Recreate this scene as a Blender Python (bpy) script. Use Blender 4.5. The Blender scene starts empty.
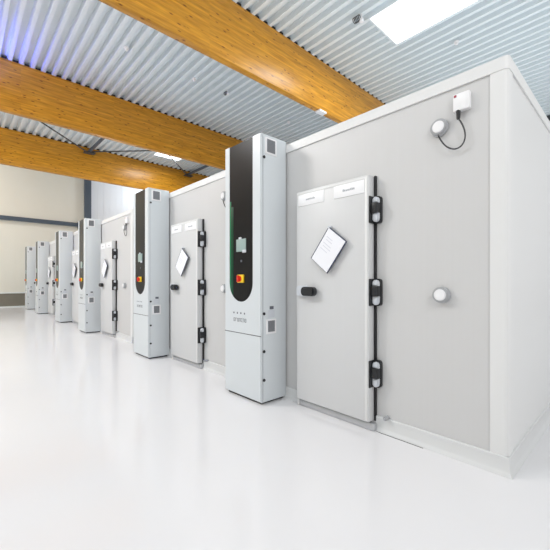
import bpy, bmesh, math, random
from mathutils import Vector, Matrix
random.seed(7)
S = bpy.context.scene
COL = S.collection

# ------------------------------------------------------------------ camera
cd = bpy.data.cameras.new('camera')
cam = bpy.data.objects.new('camera', cd); COL.objects.link(cam)
cam.location = (.548, -2.404, 1.167)
cam.rotation_euler = (math.pi/2, 0, math.atan2(.733, .68))
cd.sensor_width = 36; cd.lens = 343/550*36; cd.shift_y = .010
cd.clip_start = .05; cd.clip_end = 200
S.camera = cam
# ------------------------------------------------------------------ world, lights, exposure
W = bpy.data.worlds.new('daylight'); S.world = W; W.use_nodes = True
bg = W.node_tree.nodes['Background']
bg.inputs[0].default_value = (1, .985, .96, 1); bg.inputs[1].default_value = 3.1
S.view_settings.view_transform = 'Standard'; S.view_settings.look = 'None'
S.view_settings.exposure = -1.57; S.view_settings.gamma = 1; S.view_settings.use_curve_mapping = False
def lamp(name, typ, loc, power, color=(1,1,1), size=1, size_y=None, target=None, **k):
    l = bpy.data.lights.new(name, typ); l.energy = power; l.color = color
    if typ == 'AREA':
        l.shape = 'RECTANGLE' if size_y else 'SQUARE'; l.size = size
        if size_y: l.size_y = size_y
    else: l.shadow_soft_size = size
    for a, b in k.items(): setattr(l, a, b)
    o = bpy.data.objects.new(name, l); COL.objects.link(o); o.location = loc
    if target:
        o.rotation_euler = (Vector(target)-Vector(loc)).to_track_quat('-Z', 'Y').to_euler()
    return o
SKY = [(-2.46, 4.38), (-2.5, -4.5), (-8.2, -4.5), (-12.9, 4.33), (-13.0, -4.5)]  # the aisle-side ones are unseen, added for their light
SKY_E = 6.0
for (sx, sy) in SKY:
    lamp('skylight_daylight', 'AREA', (sx, sy, 6.47), 300, (.95, .98, 1), 1.6, 1.08)
lamp('hall_lamp_light', 'AREA', (-6.6, -5.2, 6.0), 680, (1, .98, .95), 1.4, 1.4, target=(-2.5, 0, 0.5))
lamp('hall_lamp_light', 'AREA', (-12.0, -5.2, 6.0), 350, (1, .97, .92), 1.4, 1.4, target=(-15, -1, 0))  # added to lift the far end of the hall
lamp('hall_lamp_light', 'AREA', (-16.3, -4.5, 6.2), 450, (1, .97, .92), 1, 1, target=(-18.2, -.5, 2.5))  # added beyond the far beam to brighten the cream end wall
lamp('hall_lamp_light', 'AREA', (-16.3, 6.0, 6.2), 260, (.92, .96, 1), 1, 1, target=(-18.2, 4.5, 4.4))  # added to brighten the white end wall behind the row
lamp('hall_lamp_light', 'AREA', (3.6, -3.2, 5.6), 330, (1, .99, .97), 1.6, 1.6, target=(-4, -.2, 1.3))  # added to brighten the chamber and tower sides
lamp('roof_uplight', 'AREA', (-2.4, 1.9, 2.7), 110, (.92, .97, 1), 4, .5, target=(-2.4, 2.1, 6.6))  # the upward ceiling fills are added lights without fixtures
lamp('roof_uplight', 'AREA', (-7.6, 1.9, 2.7), 26, (.92, .97, 1), 3.5, .5, target=(-7.6, 2.1, 6.6))
lamp('roof_uplight', 'AREA', (-13.0, 1.9, 2.7), 125, (.95, .97, 1), 4, .5, target=(-13.0, 2.1, 6.6))
lamp('roof_uplight', 'AREA', (-1.2, 6.5, 1.5), 380, (.92, .97, 1), 2.5, 5, target=(-1.2, 6.5, 6.6))  # added behind the chambers to brighten the near ceiling
lamp('blue_lamp_light', 'SPOT', (-9.75, -2.2, 6.0), 330, (.10, .14, 1), .08, target=(-9.4, -1.5, 6.7), spot_size=2.6, spot_blend=1)

# ------------------------------------------------------------------ materials
def mat(name, color, rough=.5, metal=0, spec=.5, bump=None, var=0, emis=None, coat=0):
    m = bpy.data.materials.new(name); m.use_nodes = True
    nt = m.node_tree; b = nt.nodes['Principled BSDF']
    b.inputs['Base Color'].default_value = (*color, 1); b.inputs['Roughness'].default_value = rough
    b.inputs['Metallic'].default_value = metal; b.inputs['Specular IOR Level'].default_value = spec
    b.inputs['Coat Weight'].default_value = coat
    if emis:
        b.inputs['Emission Color'].default_value = (*emis[0], 1); b.inputs['Emission Strength'].default_value = emis[1]
    if var or bump:
        tc = nt.nodes.new('ShaderNodeTexCoord'); mp = nt.nodes.new('ShaderNodeMapping')
        nt.links.new(tc.outputs['Object'], mp.inputs[0])
        sc = bump[1] if bump else (3, 3, 3); mp.inputs['Scale'].default_value = sc
        nz = nt.nodes.new('ShaderNodeTexNoise'); nt.links.new(mp.outputs[0], nz.inputs[0])
        nz.inputs['Scale'].default_value = 1; nz.inputs['Detail'].default_value = 4
        if var:
            r = nt.nodes.new('ShaderNodeMix'); r.data_type = 'RGBA'
            r.inputs[6].default_value = (*[c*(1-var) for c in color], 1); r.inputs[7].default_value = (*[min(1, c*(1+var)) for c in color], 1)
            nt.links.new(nz.outputs[0], r.inputs[0]); nt.links.new(r.outputs[2], b.inputs['Base Color'])
        if bump:
            bp = nt.nodes.new('ShaderNodeBump'); bp.inputs['Strength'].default_value = bump[0]; bp.inputs['Distance'].default_value = .002
            nt.links.new(nz.outputs[0], bp.inputs['Height']); nt.links.new(bp.outputs[0], b.inputs['Normal'])
    return m
M = {}
M['panel'] = mat('grey coated panel', (.60, .60, .605), .42, bump=(.25, (60, 60, .3)), var=.015)
M['trim'] = mat('white trim', (.74, .745, .75), .4)
M['base'] = mat('pale base trim', (.67, .68, .69), .4)
M['door'] = mat('door coating', (.63, .637, .648), .38, bump=(.2, (50, 50, .3)), var=.015)
M['sill'] = mat('brushed aluminium', (.55, .56, .58), .35, .6)
M['tower'] = mat('tower coating', (.655, .695, .725), .34)
M['towerseam'] = mat('seam shadow gap', (.12, .12, .13), .7)  # dark joint line of the tower front
M['black'] = mat('black plastic', (.012, .013, .016), .38)
M['gloss'] = mat('black glass', (.006, .006, .007), .30, spec=.24)
M['rubber'] = mat('black rubber', (.01, .01, .012), .6)
M['silver'] = mat('silver plastic', (.62, .65, .70), .35, .1)
M['grille'] = mat('grille mesh', (.22, .23, .25), .6, var=.3, bump=(.6, (160, 160, 160)))
M['label'] = mat('grey print', (.36, .38, .42), .6)
M['darkprint'] = mat('dark print', (.13, .14, .17), .6)
M['paper'] = mat('white paper', (.86, .87, .92), .6)
M['print'] = mat('pale print', (.66, .675, .75), .7)
M['board'] = mat('dark blue board', (.035, .045, .09), .45)
M['yellow'] = mat('yellow plastic', (.95, .62, .02), .4)
M['red'] = mat('red plastic', (.75, .03, .015), .4)
M['screen'] = mat('display glass', (.30, .40, .38), .3, emis=((.5, .62, .6), .10))
M['plate'] = mat('white plate', (.88, .885, .91), .4)
M['boxwhite'] = mat('white box plastic', (.84, .84, .86), .4)
M['sensor'] = mat('grey sensor ring', (.40, .41, .43), .4)
M['mark'] = mat('dull red print', (.35, .06, .09), .5)
M['cable'] = mat('dark grey cable', (.05, .05, .055), .5)
M['steel'] = mat('slate painted steel', (.075, .10, .135), .45)
M['steeldark'] = mat('dark steel', (.05, .055, .06), .5)
M['ceil'] = mat('white coated sheet', (.71, .775, .81), .4, var=.02)
M['cream'] = mat('cream wall panel', (.75, .74, .67), .5, var=.01)
M['wwall'] = mat('white wall panel', (.80, .83, .87), .5)
M['conc'] = mat('concrete plinth', (.20, .185, .15), .8, var=.15)
M['lightwall'] = mat('pale ledge', (.72, .76, .76), .5)
M['led'] = mat('green status light', (.006, .03, .015), .3, emis=((.005, .8, .28), .5), spec=.24)  # emission painted on the black glass for the green glow
M['leddim'] = mat('dim green diffuser', (.006, .015, .01), .3, emis=((.005, .8, .3), .16), spec=.24)  # weaker step of the same painted glow
M['sky'] = mat('skylight pane', (.9, .9, .9), .4, emis=((.97, .985, 1), SKY_E))
M['bluelens'] = mat('blue lens', (.05, .08, .6), .3, emis=((.1, .15, 1), 4))
# floor
fl = mat('white epoxy floor', (.775, .768, .785), .13, spec=.5, bump=(.04, (1.2, 1.2, 1)), var=.012); M['floor'] = fl
# glulam
def wood():
    m = bpy.data.materials.new('glulam timber'); m.use_nodes = True; nt = m.node_tree; b = nt.nodes['Principled BSDF']
    N = nt.nodes.new; L = nt.links.new
    tc = N('ShaderNodeTexCoord')
    mp = N('ShaderNodeMapping'); mp.inputs['Scale'].default_value = (8, 1.3, 16); L(tc.outputs['Object'], mp.inputs[0])
    nz = N('ShaderNodeTexNoise'); nz.inputs['Scale'].default_value = 1.5; nz.inputs['Detail'].default_value = 6; L(mp.outputs[0], nz.inputs[0])
    cr = N('ShaderNodeValToRGB'); L(nz.outputs[0], cr.inputs[0])
    cr.color_ramp.elements[0].position = .3; cr.color_ramp.elements[0].color = (.43, .175, .006, 1)
    cr.color_ramp.elements[1].position = .72; cr.color_ramp.elements[1].color = (.70, .335, .024, 1)
    # lamella tint: boards 4 cm high, about 2 m long
    mb = N('ShaderNodeMapping'); mb.inputs['Scale'].default_value = (1, .45, 22); L(tc.outputs['Object'], mb.inputs[0])
    vb = N('ShaderNodeTexWhiteNoise'); sn = N('ShaderNodeVectorMath'); sn.operation = 'FLOOR'; L(mb.outputs[0], sn.inputs[0]); L(sn.outputs[0], vb.inputs[0])
    mr = N('ShaderNodeMapRange'); mr.inputs[3].default_value = .86; mr.inputs[4].default_value = 1.1; L(vb.outputs[0], mr.inputs[0])
    mx = N('ShaderNodeMix'); mx.data_type = 'RGBA'; mx.blend_type = 'MULTIPLY'; mx.inputs[0].default_value = 1
    L(cr.outputs[0], mx.inputs[6]); L(mr.outputs[0], mx.inputs[7])
    # knots
    mk = N('ShaderNodeMapping'); mk.inputs['Scale'].default_value = (7, 4.2, 12); L(tc.outputs['Object'], mk.inputs[0])
    vo = N('ShaderNodeTexVoronoi'); vo.inputs['Scale'].default_value = 1.0; L(mk.outputs[0], vo.inputs[0])
    ck = N('ShaderNodeValToRGB'); L(vo.outputs['Distance'], ck.inputs[0])
    ck.color_ramp.elements[0].position = .08; ck.color_ramp.elements[0].color = (.34, .22, .14, 1)
    ck.color_ramp.elements[1].position = .21; ck.color_ramp.elements[1].color = (1, 1, 1, 1)
    m2 = N('ShaderNodeMix'); m2.data_type = 'RGBA'; m2.blend_type = 'MULTIPLY'; m2.inputs[0].default_value = 1
    L(mx.outputs[2], m2.inputs[6]); L(ck.outputs[0], m2.inputs[7]); L(m2.outputs[2], b.inputs['Base Color'])
    b.inputs['Roughness'].default_value = .34; b.inputs['Specular IOR Level'].default_value = .5
    return m
M['wood'] = wood()

# ------------------------------------------------------------------ helpers
def new(): return bmesh.new()
def merge(bm, t):
    me = bpy.data.meshes.new('t'); t.to_mesh(me); t.free(); bm.from_mesh(me); bpy.data.meshes.remove(me)
def box(bm, x0, x1, y0, y1, z0, z1, bev=0, seg=2, mi=0):
    t = new(); bmesh.ops.create_cube(t, size=1)
    for v in t.verts:
        v.co = Vector(((x0+x1)/2+v.co.x*(x1-x0), (y0+y1)/2+v.co.y*(y1-y0), (z0+z1)/2+v.co.z*(z1-z0)))
    if bev: bmesh.ops.bevel(t, geom=t.edges[:], offset=bev, segments=seg, affect='EDGES', profile=.5)
    for f in t.faces: f.material_index = mi
    merge(bm, t)
def cyl(bm, a, b, r, r2=None, n=20, bev=0):
    a = Vector(a); b = Vector(b); d = b-a; t = new()
    bmesh.ops.create_cone(t, cap_ends=True, segments=n, radius1=r, radius2=r if r2 is None else r2, depth=d.length)
    if bev:
        es = [e for e in t.edges if len(e.link_faces) == 2 and max(len(f.verts) for f in e.link_faces) > 4]
        bmesh.ops.bevel(t, geom=es, offset=bev, segments=2, affect='EDGES')
    t.transform(Matrix.Translation((a+b)/2) @ d.to_track_quat('Z', 'Y').to_matrix().to_4x4())
    merge(bm, t)
def tube(bm, pts, r, n=8):
    pts = [Vector(p) for p in pts]; rings = []
    up = None
    for i, p in enumerate(pts):
        d = (pts[min(i+1, len(pts)-1)]-pts[max(i-1, 0)]).normalized()
        if up is None: up = d.orthogonal().normalized()
        up = (up-d*up.dot(d)).normalized(); s = d.cross(up)
        rings.append([bm.verts.new(p+(up*math.cos(2*math.pi*k/n)+s*math.sin(2*math.pi*k/n))*r) for k in range(n)])
    for i in range(len(rings)-1):
        for k in range(n):
            bm.faces.new((rings[i][k], rings[i][(k+1) % n], rings[i+1][(k+1) % n], rings[i+1][k]))
    bm.faces.new(rings[0][::-1]); bm.faces.new(rings[-1])
def prism(bm, pts, y0, y1, bev=0):
    """outline in x,z extruded along y"""
    t = new(); vs = [t.verts.new((x, y0, z)) for x, z in pts]; f = t.faces.new(vs)
    r = bmesh.ops.extrude_face_region(t, geom=[f])
    for v in r['geom']:
        if isinstance(v, bmesh.types.BMVert): v.co.y = y1
    bmesh.ops.recalc_face_normals(t, faces=t.faces[:])
    if bev:
        es = [e for e in t.edges if abs(e.verts[0].co.y-y0) < 1e-6 and abs(e.verts[1].co.y-y0) < 1e-6]
        bmesh.ops.bevel(t, geom=es, offset=bev, segments=2, affect='EDGES')
    merge(bm, t)
def obj(name, bm, m, parent=None, smooth=True, loc=None, label=None):
    me = bpy.data.meshes.new(name); bmesh.ops.recalc_face_normals(bm, faces=bm.faces[:]); bm.to_mesh(me); bm.free()
    me.materials.append(M[m])
    if smooth:
        for p in me.polygons: p.use_smooth = True
        me.set_sharp_from_angle(angle=math.radians(35))
    o = bpy.data.objects.new(name, me); COL.objects.link(o)
    if parent: o.parent = parent
    if loc: o.location = loc
    if label: o['label'] = label
    return o
def tag(o, label, cat, group=None):
    o['label'] = label; o['category'] = cat
    if group: o['group'] = group
    return o
def thing(name, loc):
    o = bpy.data.objects.new(name, None); COL.objects.link(o); o.location = loc; o.empty_display_size = .1; return o
def struct(name, bm, m, parent=None, smooth=False):
    o = obj(name, bm, m, parent, smooth); o['kind'] = 'structure'; return o
def dup(root, dx, skip=()):
    r = root.copy(); COL.objects.link(r); r.location = root.location+Vector((dx, 0, 0))
    for ch in list(root.children):
        if ch.name in skip: continue
        c = ch.copy(); COL.objects.link(c); c.parent = r
        for g in list(ch.children):
            d = g.copy(); COL.objects.link(d); d.parent = c
    return r

# ------------------------------------------------------------------ setting
XE, XN, YF, YB, ZC = -18.25, 5.2, -9.5, 12.0, 6.6
b = new(); box(b, XE-.3, XN, YF-.3, YB+.3, -.2, 0); struct('floor', b, 'floor')
b = new(); box(b, -.86, -.50, -.030, -.025, -.002, .0015); struct('trim_4', b, 'rubber')
# ceiling: trapezoidal sheet, ribs along x
b = new(); P = .232; prof = []
y = -9.6
while y < 12.2:
    prof += [(y, ZC), (y+.074, ZC), (y+.098, ZC+.11), (y+.208, ZC+.11)]; y += P
for th in (0,):
    lo = [(b.verts.new((XE-.3, yy, zz)), b.verts.new((XN, yy, zz))) for yy, zz in prof]
    for i in range(len(lo)-1): b.faces.new((lo[i][0], lo[i+1][0], lo[i+1][1], lo[i][1]))
    hi = [(b.verts.new((XE-.3, yy, ZC+.3)), b.verts.new((XN, yy, ZC+.3))) for yy in (prof[0][0], prof[-1][0])]
    b.faces.new((hi[0][0], hi[0][1], hi[1][1], hi[1][0]))
struct('ceiling', b, 'ceil')
# end wall (vertical sandwich panels), column at y 2.2-2.45 divides cream from white panels
b = new()
y = YF
while y < 2.2:
    y1 = min(y+1.0, 2.2); box(b, XE-.2, XE, y, y1-.003, .60, ZC+.05, .003, 1); y += 1.0
box(b, XE-.2, XE-.005, YF, 2.2, .60, ZC+.05); struct('wall_end', b, 'cream')
b = new(); y = 2.2
while y < YB:
    box(b, XE-.2, XE, y, y+.294, 0, ZC+.05, .003, 1); y += .3
box(b, XE-.2, XE-.012, 2.2, YB, 0, ZC+.05); struct('wall_end_rear', b, 'wwall')
b = new(); box(b, XE-.2, XE+.02, YF, 2.2, 0, .60); struct('trim_1', b, 'conc')
b = new(); box(b, XE-.02, XE+.05, YF, 2.2, .60, .655, .006); struct('trim_2', b, 'lightwall')
b = new(); box(b, XE+.02, XE+.045, YF, 2.2, 0, .05, .005); struct('baseboard_end', b, 'lightwall')
b = new(); box(b, XE, XN, YB, YB+.2, 0, ZC+.1); struct('wall_back', b, 'wwall')
b = new(); box(b, XE, XN, YB-.12, YB, ZC-.14, ZC, .005); struct('trim_3', b, 'steeldark')
b = new(); box(b, XE, XN, YF-.2, YF, 0, ZC+.1); struct('wall_front', b, 'cream')
# glulam beams
BX = [-4.89, -10.1, -14.95]; BZ = [5.38, 5.335, 5.32]
names = ['nearest glulam roof beam of knotty orange timber above the first chambers',
         'middle glulam roof beam of orange timber running behind the nearest beam',
         'farthest glulam roof beam of orange timber just before the cream end wall']
for i, x in enumerate(BX):
    t = thing('roof_beam', (x, 1, BZ[i])); tag(t, names[i], 'beam', 'glulam roof beams')
    b = new(); box(b, -.16, 0, YF-1, YB-1, 0, ZC-BZ[i], .012, 2); o = obj('timber', b, 'wood', t)
    b = new(); y = -9.6
    while y < 12:
        box(b, -.15, -.012, y+.102-1, y+.204-1, ZC-BZ[i]-.002, ZC-BZ[i]+.055); y += P
    obj('foam_fillers', b, 'rubber', t)  # black blocks stand for the shade in the sheet troughs over the beam
# skylights
for i, (sx, sy) in enumerate(SKY):
    n = 'window_%d' % (i+1)
    r = bpy.data.objects.new(n, None); COL.objects.link(r); r.location = (sx, sy, ZC); r['kind'] = 'structure'
    b = new(); hx, hy = .83, .56
    box(b, -hx-.03, -hx, -hy-.03, hy+.03, -.06, 0, .004); box(b, hx, hx+.03, -hy-.03, hy+.03, -.06, 0, .004)
    box(b, -hx, hx, -hy-.03, -hy, -.06, 0, .004); box(b, -hx, hx, hy, hy+.03, -.06, 0, .004)
    f = obj('window_frame', b, 'ceil', r, False); f['kind'] = 'structure'
    b = new(); box(b, -hx, hx, -hy, hy, -.04, -.01); f = obj('window_pane', b, 'sky', r, False); f['kind'] = 'structure'
# column and girt on end wall
t = thing('wall_column', (XE+.08, 2.33, 0)); tag(t, 'slate grey steel column rising up the end wall to the beam', 'column')
b = new(); box(b, -.08, .10, -.14, -.10, 0, 6.4); box(b, -.08, .10, .10, .14, 0, 6.4); box(b, -.0, .02, -.10, .10, 0, 6.4); obj('profile', b, 'steel', t, False)
b = new(); box(b, .10, .112, -.14, .14, 0, 6.4, .002); obj('flange', b, 'steel', t, False)
o = new(); box(o, XE, XE+.12, YF, 2.0, 3.78, 3.96, .008); o = obj('wall_rail', o, 'steel'); tag(o, 'horizontal slate grey rail across the cream end wall', 'rail')
b = new(); box(b, XE, XE+.16, 1.9, 2.18, 3.70, 4.0, .01); o = obj('rail_bracket', b, 'steeldark'); tag(o, 'dark bracket where wall rail meets the slate column', 'bracket')
# roof bracing between middle and far beams
zB = 6.42
for yy, lab in ((1.55, 'near the slate column'), (6.0, 'above the second chamber')):
    t = thing('roof_strut', (-14.9, yy, zB)); tag(t, 'dark steel roof strut reaching the far timber beam ' + lab, 'strut', None)
    b = new(); box(b, -.05, 4.62, -.045, .045, -.045, .045, .008); obj('bar', b, 'steel', t)
    b = new(); box(b, -.05, .22, -.20, .20, -.085, -.045, .006); obj('node_plate', b, 'steeldark', t)
for (ya, yb, lab) in ((1.55, 6.0, 'thin dark bracing rod running right from the strut by the slate column'),
                      (1.55, -2.9, 'thin dark bracing rod running up left from the strut by the slate column'),
                      (6.0, 1.55, 'thin dark bracing rod running up left from the strut above second chamber')):
    b = new(); dz = .03 if ya < yb else -.03
    tube(b, [(-14.75, ya+(.1 if yb > ya else -.1), zB-.04+dz), (-10.3, yb, zB-.04+dz)], .024); o = obj('bracing_rod', b, 'steeldark'); tag(o, lab, 'rod')
# blue lamp on the middle beam
t = thing('blue_lamp', (-9.95, -2.25, 5.9)); tag(t, 'small blue lamp fixed to the middle timber beam', 'lamp')
b = new(); box(b, -.15, .05, -.04, .04, -.06, -.02, .005); obj('bracket', b, 'steeldark', t)
b = new(); cyl(b, (.10, 0, -.08), (.14, .04, .03), .05, .06); obj('housing', b, 'black', t)
b = new(); cyl(b, (.14, .04, .03), (.143, .043, .038), .05); obj('lens', b, 'bluelens', t)

# ------------------------------------------------------------------ ceiling fittings
def detector(x, y, lab):
    t = thing('ceiling_detector', (x, y, ZC)); tag(t, lab, 'detector', None)
    b = new(); cyl(b, (0, 0, -.03), (0, 0, 0), .055, .06, 20, .006); obj('base', b, 'boxwhite', t)
    b = new(); cyl(b, (0, 0, -.075), (0, 0, -.03), .028, .045, 20, .006); obj('head', b, 'boxwhite', t)
def coil(x, y, lab, sc=1):
    t = thing('hanging_fitting', (x, y, ZC)); t.scale = (sc, sc, sc); tag(t, lab, 'ceiling fitting', None)
    b = new(); pts = []
    for k in range(64):
        a = k/63*5*2*math.pi; pts.append((-.10+.2*k/63, .07*math.cos(a), -.09+.07*math.sin(a)))
    tube(b, pts, .009, 6); obj('cable_coil', b, 'black', t)
    b = new(); cyl(b, (.12, .02, -.16), (.12, .02, 0), .014, None, 10); cyl(b, (.12, .02, -.21), (.12, .02, -.12), .055, .045, 20, .01); obj('head', b, 'boxwhite', t)
detector(-7.68, .50, 'leftmost tiny white ceiling detector between the two nearest timber beams')
detector(-7.70, 2.28, 'tiny white ceiling detector midway between the two nearest timber beams')
coil(-7.63, 3.26, 'small dark fitting on the ceiling above the tall nearest control tower', .6)
coil(-3.47, 3.62, 'dark coiled fitting with white head beside the big bright skylight', .8)
detector(-2.36, 5.92, 'tiny white ceiling detector above the near chamber, right of the skylight')
detector(-7.74, 5.92, 'tiny white ceiling detector right above the top of the tallest tower')
b = new(); box(b, -5.02, -4.86, 4.12, 4.38, 5.335, 5.381, .008); o = obj('beam_sensor', b, 'boxwhite'); tag(o, 'small white box fixed under the nearest timber beam', 'sensor')

# ------------------------------------------------------------------ climate chambers
CW, CD, CH = 2.556, 3.0, 2.515
OFF = [0, -2.56, -5.96, -8.52, -11.92, -14.48]
ORD = ['nearest', 'second', 'third', 'fourth', 'fifth', 'farthest']
def chamber():
    t = thing('climate_chamber', (0, 0, 0)); w = -CW
    b = new(); box(b, w+.01, -.01, .012, .09, .02, CH-.01); obj('front_panel', b, 'panel', t, False)
    for (x0, x1) in ((-.09, -.010), (w+.010, w+.09)):
        b = new(); box(b, x0, x1, .09, CD-.09, .02, CH-.01); obj('side_panel', b, 'trim', t, False)
    b = new(); box(b, w+.01, -.01, CD-.09, CD, .02, CH-.01); obj('back_panel', b, 'panel', t, False)
    b = new(); box(b, w+.09, -.09, .09, CD-.09, CH-.09, CH-.01); obj('roof_panel', b, 'panel', t, False)
    # top trim: front and sides
    b = new(); plan(b, [(w, 0), (-.026, 0), (-.014, .004), (-.004, .013), (0, .026), (0, CD), (-.05, CD), (-.05, .05), (w+.05, .05), (w+.05, CD), (w, CD)], CH-.078, CH)
    obj('top_trim', b, 'trim', t)
    for (x0, x1) in ((-.10, 0), (w, w+.10)):
        pts = [(-.10, .003), (-.028, .003), (-.018, .006), (-.008, .014), (-.003, .028), (-.003, .10), (-.05, .10), (-.05, .05), (-.10, .05)]
        if x1 != 0: pts = [(w-x, y) for x, y in pts][::-1]
        b = new(); plan(b, pts, .11, CH-.078); obj('corner_trim', b, 'trim', t)
    # base: cove skirting
    b = new()
    def cove(yf, s):
        return None
    prismy = [(.0, 0), (-.022, 0), (-.020, .008), (-.010, .020), (-.004, .034), (-.003, .108), (.0, .112), (.02, .112), (.02, 0)]
    tt = new()
    A = [tt.verts.new((w, yy, zz)) for yy, zz in prismy[1:]]; B = [tt.verts.new((0, yy, zz)) for yy, zz in prismy[1:]]
    for i in range(len(A)): tt.faces.new((A[i], A[(i+1) % len(A)], B[(i+1) % len(A)], B[i]))
    tt.faces.new(A[::-1]); tt.faces.new(B); merge(b, tt)
    obj('skirting', b, 'base', t); b = new()
    tt = new()
    A = [tt.verts.new((-yy, min(yy, 0), zz)) for yy, zz in prismy[1:]]; B = [tt.verts.new((-yy, CD, zz)) for yy, zz in prismy[1:]]
    for i in range(len(A)): tt.faces.new((A[i], A[(i+1) % len(A)], B[(i+1) % len(A)], B[i]))
    tt.faces.new(A[::-1]); tt.faces.new(B); merge(b, tt)
    fr = [p for p in prismy[1:] if p[0] <= 0]+[(0, 0)]
    tt = new()
    A = [tt.verts.new((0, yy, zz)) for yy, zz in fr]; B = [tt.verts.new((-yy+1e-5, yy, zz)) for yy, zz in fr]
    for i in range(len(A)): tt.faces.new((A[i], A[(i+1) % len(A)], B[(i+1) % len(A)], B[i]))
    merge(b, tt)
    obj('side_skirting', b, 'base', t)
    # threshold under the door
    b = new(); box(b, -1.655, -.868, -.050, .0, 0, .058, .012, 3); obj('threshold', b, 'sill', t)
    b = new(); box(b, -1.675, -1.652, -.058, .0, 0, .062, .008, 3); obj('threshold_cap', b, 'trim', t)
    b = new(); cyl(b, (-.785, -.04, .122), (-.785, .012, .122), .015, None, 16, .003); cyl(b, (-.785, -.05, .122), (-.785, -.04, .122), .009); obj('drain_nipple', b, 'sensor', t)
    # door
    b = new(); x0, x1, z0, z1 = -1.662, -.897, .070, 1.985
    box(b, x0, x1, -.08, .010, z0, z1, .009, 3)
    d = obj('door', b, 'door', t)
    b = new(); box(b, x1-.034, x1-.010, -.083, -.08, z0+.012, z1-.012, .001); box(b, x0+.010, x1-.034, -.083, -.08, z1-.032, z1-.012, .001)
    obj('edge_strip', b, 'trim', d)
    b = new(); box(b, x1+.003, x1+.018, -.010, .012, z0, z1, .002); obj('gasket', b, 'rubber', d)
    for (za, zb, lab) in ((1.61, 1.82, 1), (.975, 1.175, 1), (.35, .535, 1)):
        zc = (za+zb)/2; hh = .105
        cx = x1+.036
        h = new()
        prism(h, rr(x1-.004, x1+.066, zc-hh, zc+hh, .022), -.024, .012, .004)
        box(h, x1-.003, x1+.010, -.080, -.01, zc-hh, zc+hh, .006)
        box(h, x1-.004, x1+.064, -.066, -.015, zc-.030, zc+.050, .006)
        obj('hinge', h, 'black', d)
        b = new(); prism(b, cap(cx, .026, zc+.050, zc+.097, True), -.052, -.020, .008); obj('hinge_cap', b, 'silver', d, label='silver hinge cap')
        b = new(); prism(b, cap(cx, .026, zc-.097, zc-.030, False), -.052, -.020, .008); obj('hinge_cap', b, 'silver', d, label='silver hinge cap')
    b = new(); prism(b, rr(-1.556, -1.398, 1.03, 1.11, .036), -.150, -.100, .014); obj('handle', b, 'black', d, label='black door handle')
    b = new(); prism(b, rr(-1.64, -1.51, 1.025, 1.12, .03), -.110, -.078, .006); obj('handle_plate', b, 'silver', d)
    for (xa, xb, za, zb) in ((-1.635, -1.335, 1.850, 1.952), (-1.228, -.935, 1.850, 1.952)):
        b = new(); box(b, xa, xb, -.0845, -.079, za, zb, .001); obj('name_plate', b, 'plate', d)
        xm = (xa+xb)/2; b = new(); x = xm-.055
        for k in range(8):
            wv = random.uniform(.008, .013); box(b, x, x+wv, -.0852, -.0843, 1.893, 1.893+random.uniform(.012, .02)); x += wv+.004
        obj('plate_lettering', b, 'label', d)
    return t
def plan(bm, pts, z0, z1):
    t = new(); vs = [t.verts.new((x, y, z0)) for x, y in pts]; f = t.faces.new(vs)
    r = bmesh.ops.extrude_face_region(t, geom=[f])
    for v in r['geom']:
        if isinstance(v, bmesh.types.BMVert): v.co.z = z1
    bmesh.ops.recalc_face_normals(t, faces=t.faces[:]); merge(bm, t)
def rr(x0, x1, z0, z1, r, n=6):
    pts = []
    for (cx, cz, a0) in ((x1-r, z1-r, 0), (x0+r, z1-r, 90), (x0+r, z0+r, 180), (x1-r, z0+r, 270)):
        for k in range(n+1):
            a = math.radians(a0+90*k/n); pts.append((cx+r*math.cos(a), cz+r*math.sin(a)))
    return pts
def cap(cx, r, z0, z1, top, n=10):
    if top: return [(cx-r, z0), (cx+r, z0)] + [(cx+r*math.cos(math.pi*k/n), z1-r+r*math.sin(math.pi*k/n)) for k in range(n+1)]
    return [(cx+r, z1), (cx-r, z1)] + [(cx-r*math.cos(math.pi*k/n), z0+r-r*math.sin(math.pi*k/n)) for k in range(n+1)]
ch0 = chamber()
for i, x in enumerate(OFF):
    o = ch0 if i == 0 else dup(ch0, x, ('side_skirting',) if i % 2 else ())
    tag(o, ['nearest grey walk-in climate chamber, its whole side wall in view',
            'second grey climate chamber from the front, right behind the tallest control tower',
            'third grey climate chamber, its wall ending before the second tower',
            'fourth grey climate chamber in the row, behind the third tower',
            'fifth grey climate chamber in the row, mostly hidden, two from the end',
            'farthest grey climate chamber, beside the cream end wall'][i], 'climate chamber', 'climate chambers in a row')

# ------------------------------------------------------------------ sensors on the chamber fronts
def sensor_set():
    t = thing('sensor_unit', (-.232, 0, 2.27))
    b = new(); box(b, -.072, .026, -.030, .013, -.004, .106, .005); obj('box', b, 'boxwhite', t)
    b = new(); box(b, -.066, -.050, -.0312, -.029, .084, .100, .0004); obj('status_mark', b, 'mark', t, label='small red mark')
    b = new(); cyl(b, (-.043, -.017, -.055), (-.043, -.017, .002), .011, .014, 14, .002); obj('cable_gland', b, 'black', t)
    b = new(); pts = []
    P0, P1, P2, P3 = Vector((-.043, -.017, -.050)), Vector((.075, -.02, -.25)), Vector((-.09, -.02, -.33)), Vector((-.170, -.015, -.122))
    for k in range(25):
        u = k/24; pts.append(P0*(1-u)**3+P1*3*u*(1-u)**2+P2*3*u*u*(1-u)+P3*u**3)
    tube(b, pts, .005, 8); obj('cable', b, 'cable', t)
    b = new(); cyl(b, (-.168, .013, -.066), (-.168, -.024, -.066), .060, .055, 32, .008); r = obj('round_sensor', b, 'sensor', t)
    b = new(); cyl(b, (-.168, -.022, -.066), (-.168, -.030, -.066), .040, .037, 32, .003); obj('sensor_face', b, 'boxwhite', r)
    return t
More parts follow.
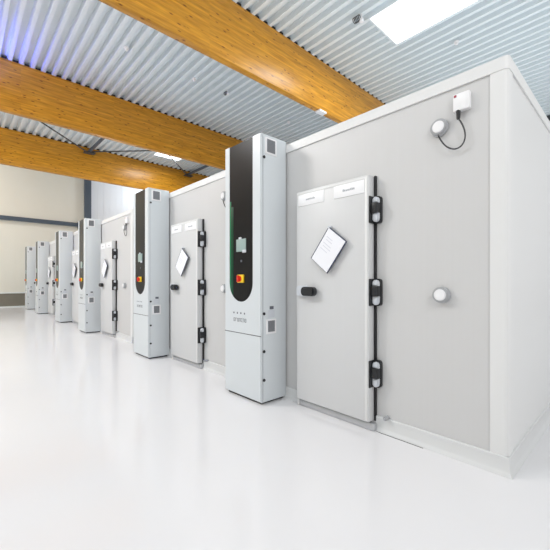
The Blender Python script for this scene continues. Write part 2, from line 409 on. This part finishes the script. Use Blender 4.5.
def port():
    t = thing('wall_port', (-.385, 0, 1.07))
    b = new(); cyl(b, (0, .013, 0), (0, -.034, 0), .056, .052, 32, .006); r = obj('ring', b, 'sensor', t)
    b = new(); cyl(b, (0, -.03, 0), (0, -.044, 0), .040, .036, 32, .004); obj('cap', b, 'boxwhite', t)
    return t
WH = ['on the nearest chamber, top right of its door', 'on the second chamber, left of the tallest tower', 'on the third chamber, left of the second tower',
      'on the fourth chamber', 'on the fifth chamber', 'on the farthest chamber']
s0 = sensor_set(); p0 = port()
WP = ['beside the nearest door, at handle height', 'on the second chamber, just left of the tallest tower', 'on the third chamber, left of the second tower',
      'on the fourth chamber, behind the third tower', 'on the fifth chamber, behind the fourth tower', 'on the farthest chamber, behind the fifth tower']
for i, x in enumerate(OFF):
    if i > 2: break
    o = s0 if i == 0 else dup(s0, x); tag(o, 'sensor box cabled to round sensor ' + WH[i], 'sensor', 'sensor boxes on the chambers')
    o = p0 if i == 0 else dup(p0, x); tag(o, 'small round white port cap ' + WP[i], 'port', 'round ports on the chambers')

# ------------------------------------------------------------------ documents on the doors
def doc():
    t = thing('clipboard', (-1.254, -.083, 1.612))
    ax = Vector((.174, 0, -.134)).normalized(); ay = Vector((-.19, 0, -.246)).normalized()
    tilt = .01
    def sheet(bm, u0, u1, v0, v1, h0, h1):
        vs = []
        for h in (h0, h1):
            for (u, v) in ((u0, v0), (u1, v0), (u1, v1), (u0, v1)):
                p = ax*u+ay*v; out = .034+tilt*(-p.z)+h
                vs.append(bm.verts.new((p.x, -out, p.z)))
        a = vs
        for q in ((0, 1, 2, 3), (4, 7, 6, 5), (0, 4, 5, 1), (1, 5, 6, 2), (2, 6, 7, 3), (3, 7, 4, 0)): bm.faces.new([a[k] for k in q])
    b = new(); sheet(b, -.006, .224, -.006, .316, -.008, 0); obj('board', b, 'board', t)
    b = new(); sheet(b, .004, .216, .002, .312, .0005, .0025); obj('paper', b, 'paper', t)
    b = new()
    for k in range(5):
        v = .06+.028*k+random.uniform(0, .01); sheet(b, .03+.01*(k % 2), .10+random.uniform(0, .06), v, v+.006, .0026, .0029)
    obj('print', b, 'print', t)
    b = new(); cyl(b, (0, .002, .004), (0, -.040, .004), .011, None, 14, .003); obj('hook', b, 'silver', t)
    return t
d0 = doc()
WD = ['on the nearest chamber door, beside the tallest tower', 'on the second chamber door', 'on the third chamber door', 'on the fourth chamber door', 'on the fifth chamber door', 'on the farthest chamber door']
for i, x in enumerate(OFF):
    o = d0 if i == 0 else dup(d0, x); tag(o, 'white paper on askew blue board ' + WD[i], 'clipboard', 'document boards on the doors')

# ------------------------------------------------------------------ control towers
TW, TD, TH = .588, .33, 2.545
def tower(glowgreen):
    t = thing('control_tower', (-2.467, -TD, 0))      # left front corner
    b = new(); box(b, .03, TW-.03, .03, TD-.02, 0, .035); obj('plinth', b, 'black', t, False)
    xl, xr = .085, .466; r = (xr-xl)/2; cx = (xl+xr)/2; zb = .955; RC = .008
    arc = [(cx-r*math.cos(math.pi*k/24), zb+r-r*math.sin(math.pi*k/24)) for k in range(25)]
    b = new(); box(b, 0, TW, RC, TD-.002, .022, TH, .006, 2)
    ce = .022
    prism(b, [(0, .022), (TW, .022), (TW, TH), (xr, TH)]+arc[::-1]+[(xl, TH), (0, TH)], 0, RC+.01, .0)
    outer = [e for e in b.edges if abs(e.verts[0].co.y) < 1e-5 and abs(e.verts[1].co.y) < 1e-5 and
             all(abs(v.co.x) < 1e-5 or abs(v.co.x-TW) < 1e-5 for v in e.verts)]
    bmesh.ops.bevel(b, geom=outer, offset=.012, segments=3, affect='EDGES')
    obj('body', b, 'tower', t)
    # seams
    b = new(); box(b, .004, TW-.004, -.0012, .003, .640, .647); obj('front_seam', b, 'towerseam', t, False)
    b = new(); box(b, TW-.004, TW+.0006, .030, .032, .05, TH-.03); obj('side_seam', b, 'label', t, False)
    # glass panel: straight sides, half round foot
    zt = TH-.002
    pts = [(xr, zt), (xl, zt)] + arc
    b = new(); prism(b, pts, RC-.004, RC+.006, 0); g = obj('glass_panel', b, 'gloss', t, label='black glass front panel')
    q = RC-.004
    b = new(); box(b, .205, .360, q-.008, q+.001, 1.455, 1.580, .004); obj('display', b, 'screen', g)
    b = new(); box(b, .250, .290, q-.012, q, 1.575, 1.598, .004); obj('display_clip', b, 'silver', g)
    b = new(); box(b, .310, .370, q-.014, q-.006, 1.440, 1.470, .004); obj('display_clip', b, 'silver', g)
    b = new(); box(b, .270, .295, q-.002, q+.001, 1.350, 1.372, .0005); obj('key_lock', b, 'darkprint', g)
    b = new(); box(b, .235, .330, q-.016, q+.001, 1.145, 1.225, .004); obj('switch_plate', b, 'yellow', g, label='yellow switch plate')
    b = new(); cyl(b, (.275, q-.014, 1.185), (.275, q-.030, 1.185), .030, .028, 20, .004); box(b, .266, .284, q-.050, q-.026, 1.152, 1.218, .005); obj('switch_knob', b, 'red', g, label='red switch knob')
    if glowgreen:  # glow on the glass, put in as two emissive strips
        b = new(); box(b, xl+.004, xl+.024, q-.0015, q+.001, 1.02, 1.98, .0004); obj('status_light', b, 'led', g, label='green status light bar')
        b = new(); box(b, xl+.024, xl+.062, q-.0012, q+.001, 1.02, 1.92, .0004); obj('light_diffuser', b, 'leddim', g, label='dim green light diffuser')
    # icons and maker's mark (too blurred to read): small dark strokes
    b = new()
    for k in range(4): prism(b, rr(.155+.058*k, .173+.058*k, .832, .85, .005, 3), -.001, .003)
    obj('status_icons', b, 'darkprint', t)
    b = new(); x = .158
    for k in range(7):
        x2 = x+.022
        box(b, x, x+.0045, -.001, .003, .755, .79); box(b, x+.004, x2, -.001, .003, .7855, .79)
        if k % 2 == 0: box(b, x+.004, x2, -.001, .003, .755, .7595)
        if k % 3 != 1: box(b, x2-.0045, x2, -.001, .003, .755, .79)
        x += .031
    obj('maker_mark', b, 'darkprint', t)
    # side fittings (face +x)
    def grille(y0, y1, z0, z1):
        b = new(); box(b, TW-.004, TW+.006, y0, y1, z0, z1, .002); f = obj('vent', b, 'boxwhite', t)
        b = new(); box(b, TW+.004, TW+.0072, y0+.022, y1-.022, z0+.022, z1-.015)
        n = 9
        for k in range(n):
            z = z0+.02+(z1-z0-.038)*k/n; box(b, TW+.006, TW+.010, y0+.023, y1-.023, z, z+(z1-z0)/n*.42)
        obj('vent_mesh', b, 'grille', f, False)
    grille(.048, .195, 2.362, 2.520); grille(.060, .190, .660, .800)
    b = new(); box(b, TW-.003, TW+.001, .082, .172, .815, .885, .0005); l = obj('rating_label', b, 'silver', t)
    b = new(); box(b, TW, TW+.0014, .108, .158, .892, .922); obj('warning_label', b, 'darkprint', t, False)
    for z in (2.325, .855, .500, .232):
        b = new(); cyl(b, (TW-.004, .036, z), (TW+.010, .036, z), .0155, .013, 16, .002); obj('lock_screw', b, 'black', t)
    return t
TG = 'control towers in a row'
t0 = tower(True)
tag(t0, 'nearest and tallest grey control tower, green glow on its black panel', 'control tower', TG)
t1 = tower(False); t1.location.x += OFF[1]; tag(t1, 'second grey control tower, between the second and third chamber doors', 'control tower', TG)
WT = ['third grey control tower, below the slate wall column', 'fourth grey control tower, left of the third, behind it in the row',
      'fifth grey control tower, second from the far end of the row', 'farthest and smallest grey control tower, by the end wall']
for i in range(2, 6):
    o = dup(t1, OFF[i]-OFF[1]); tag(o, WT[i-2], 'control tower', TG)
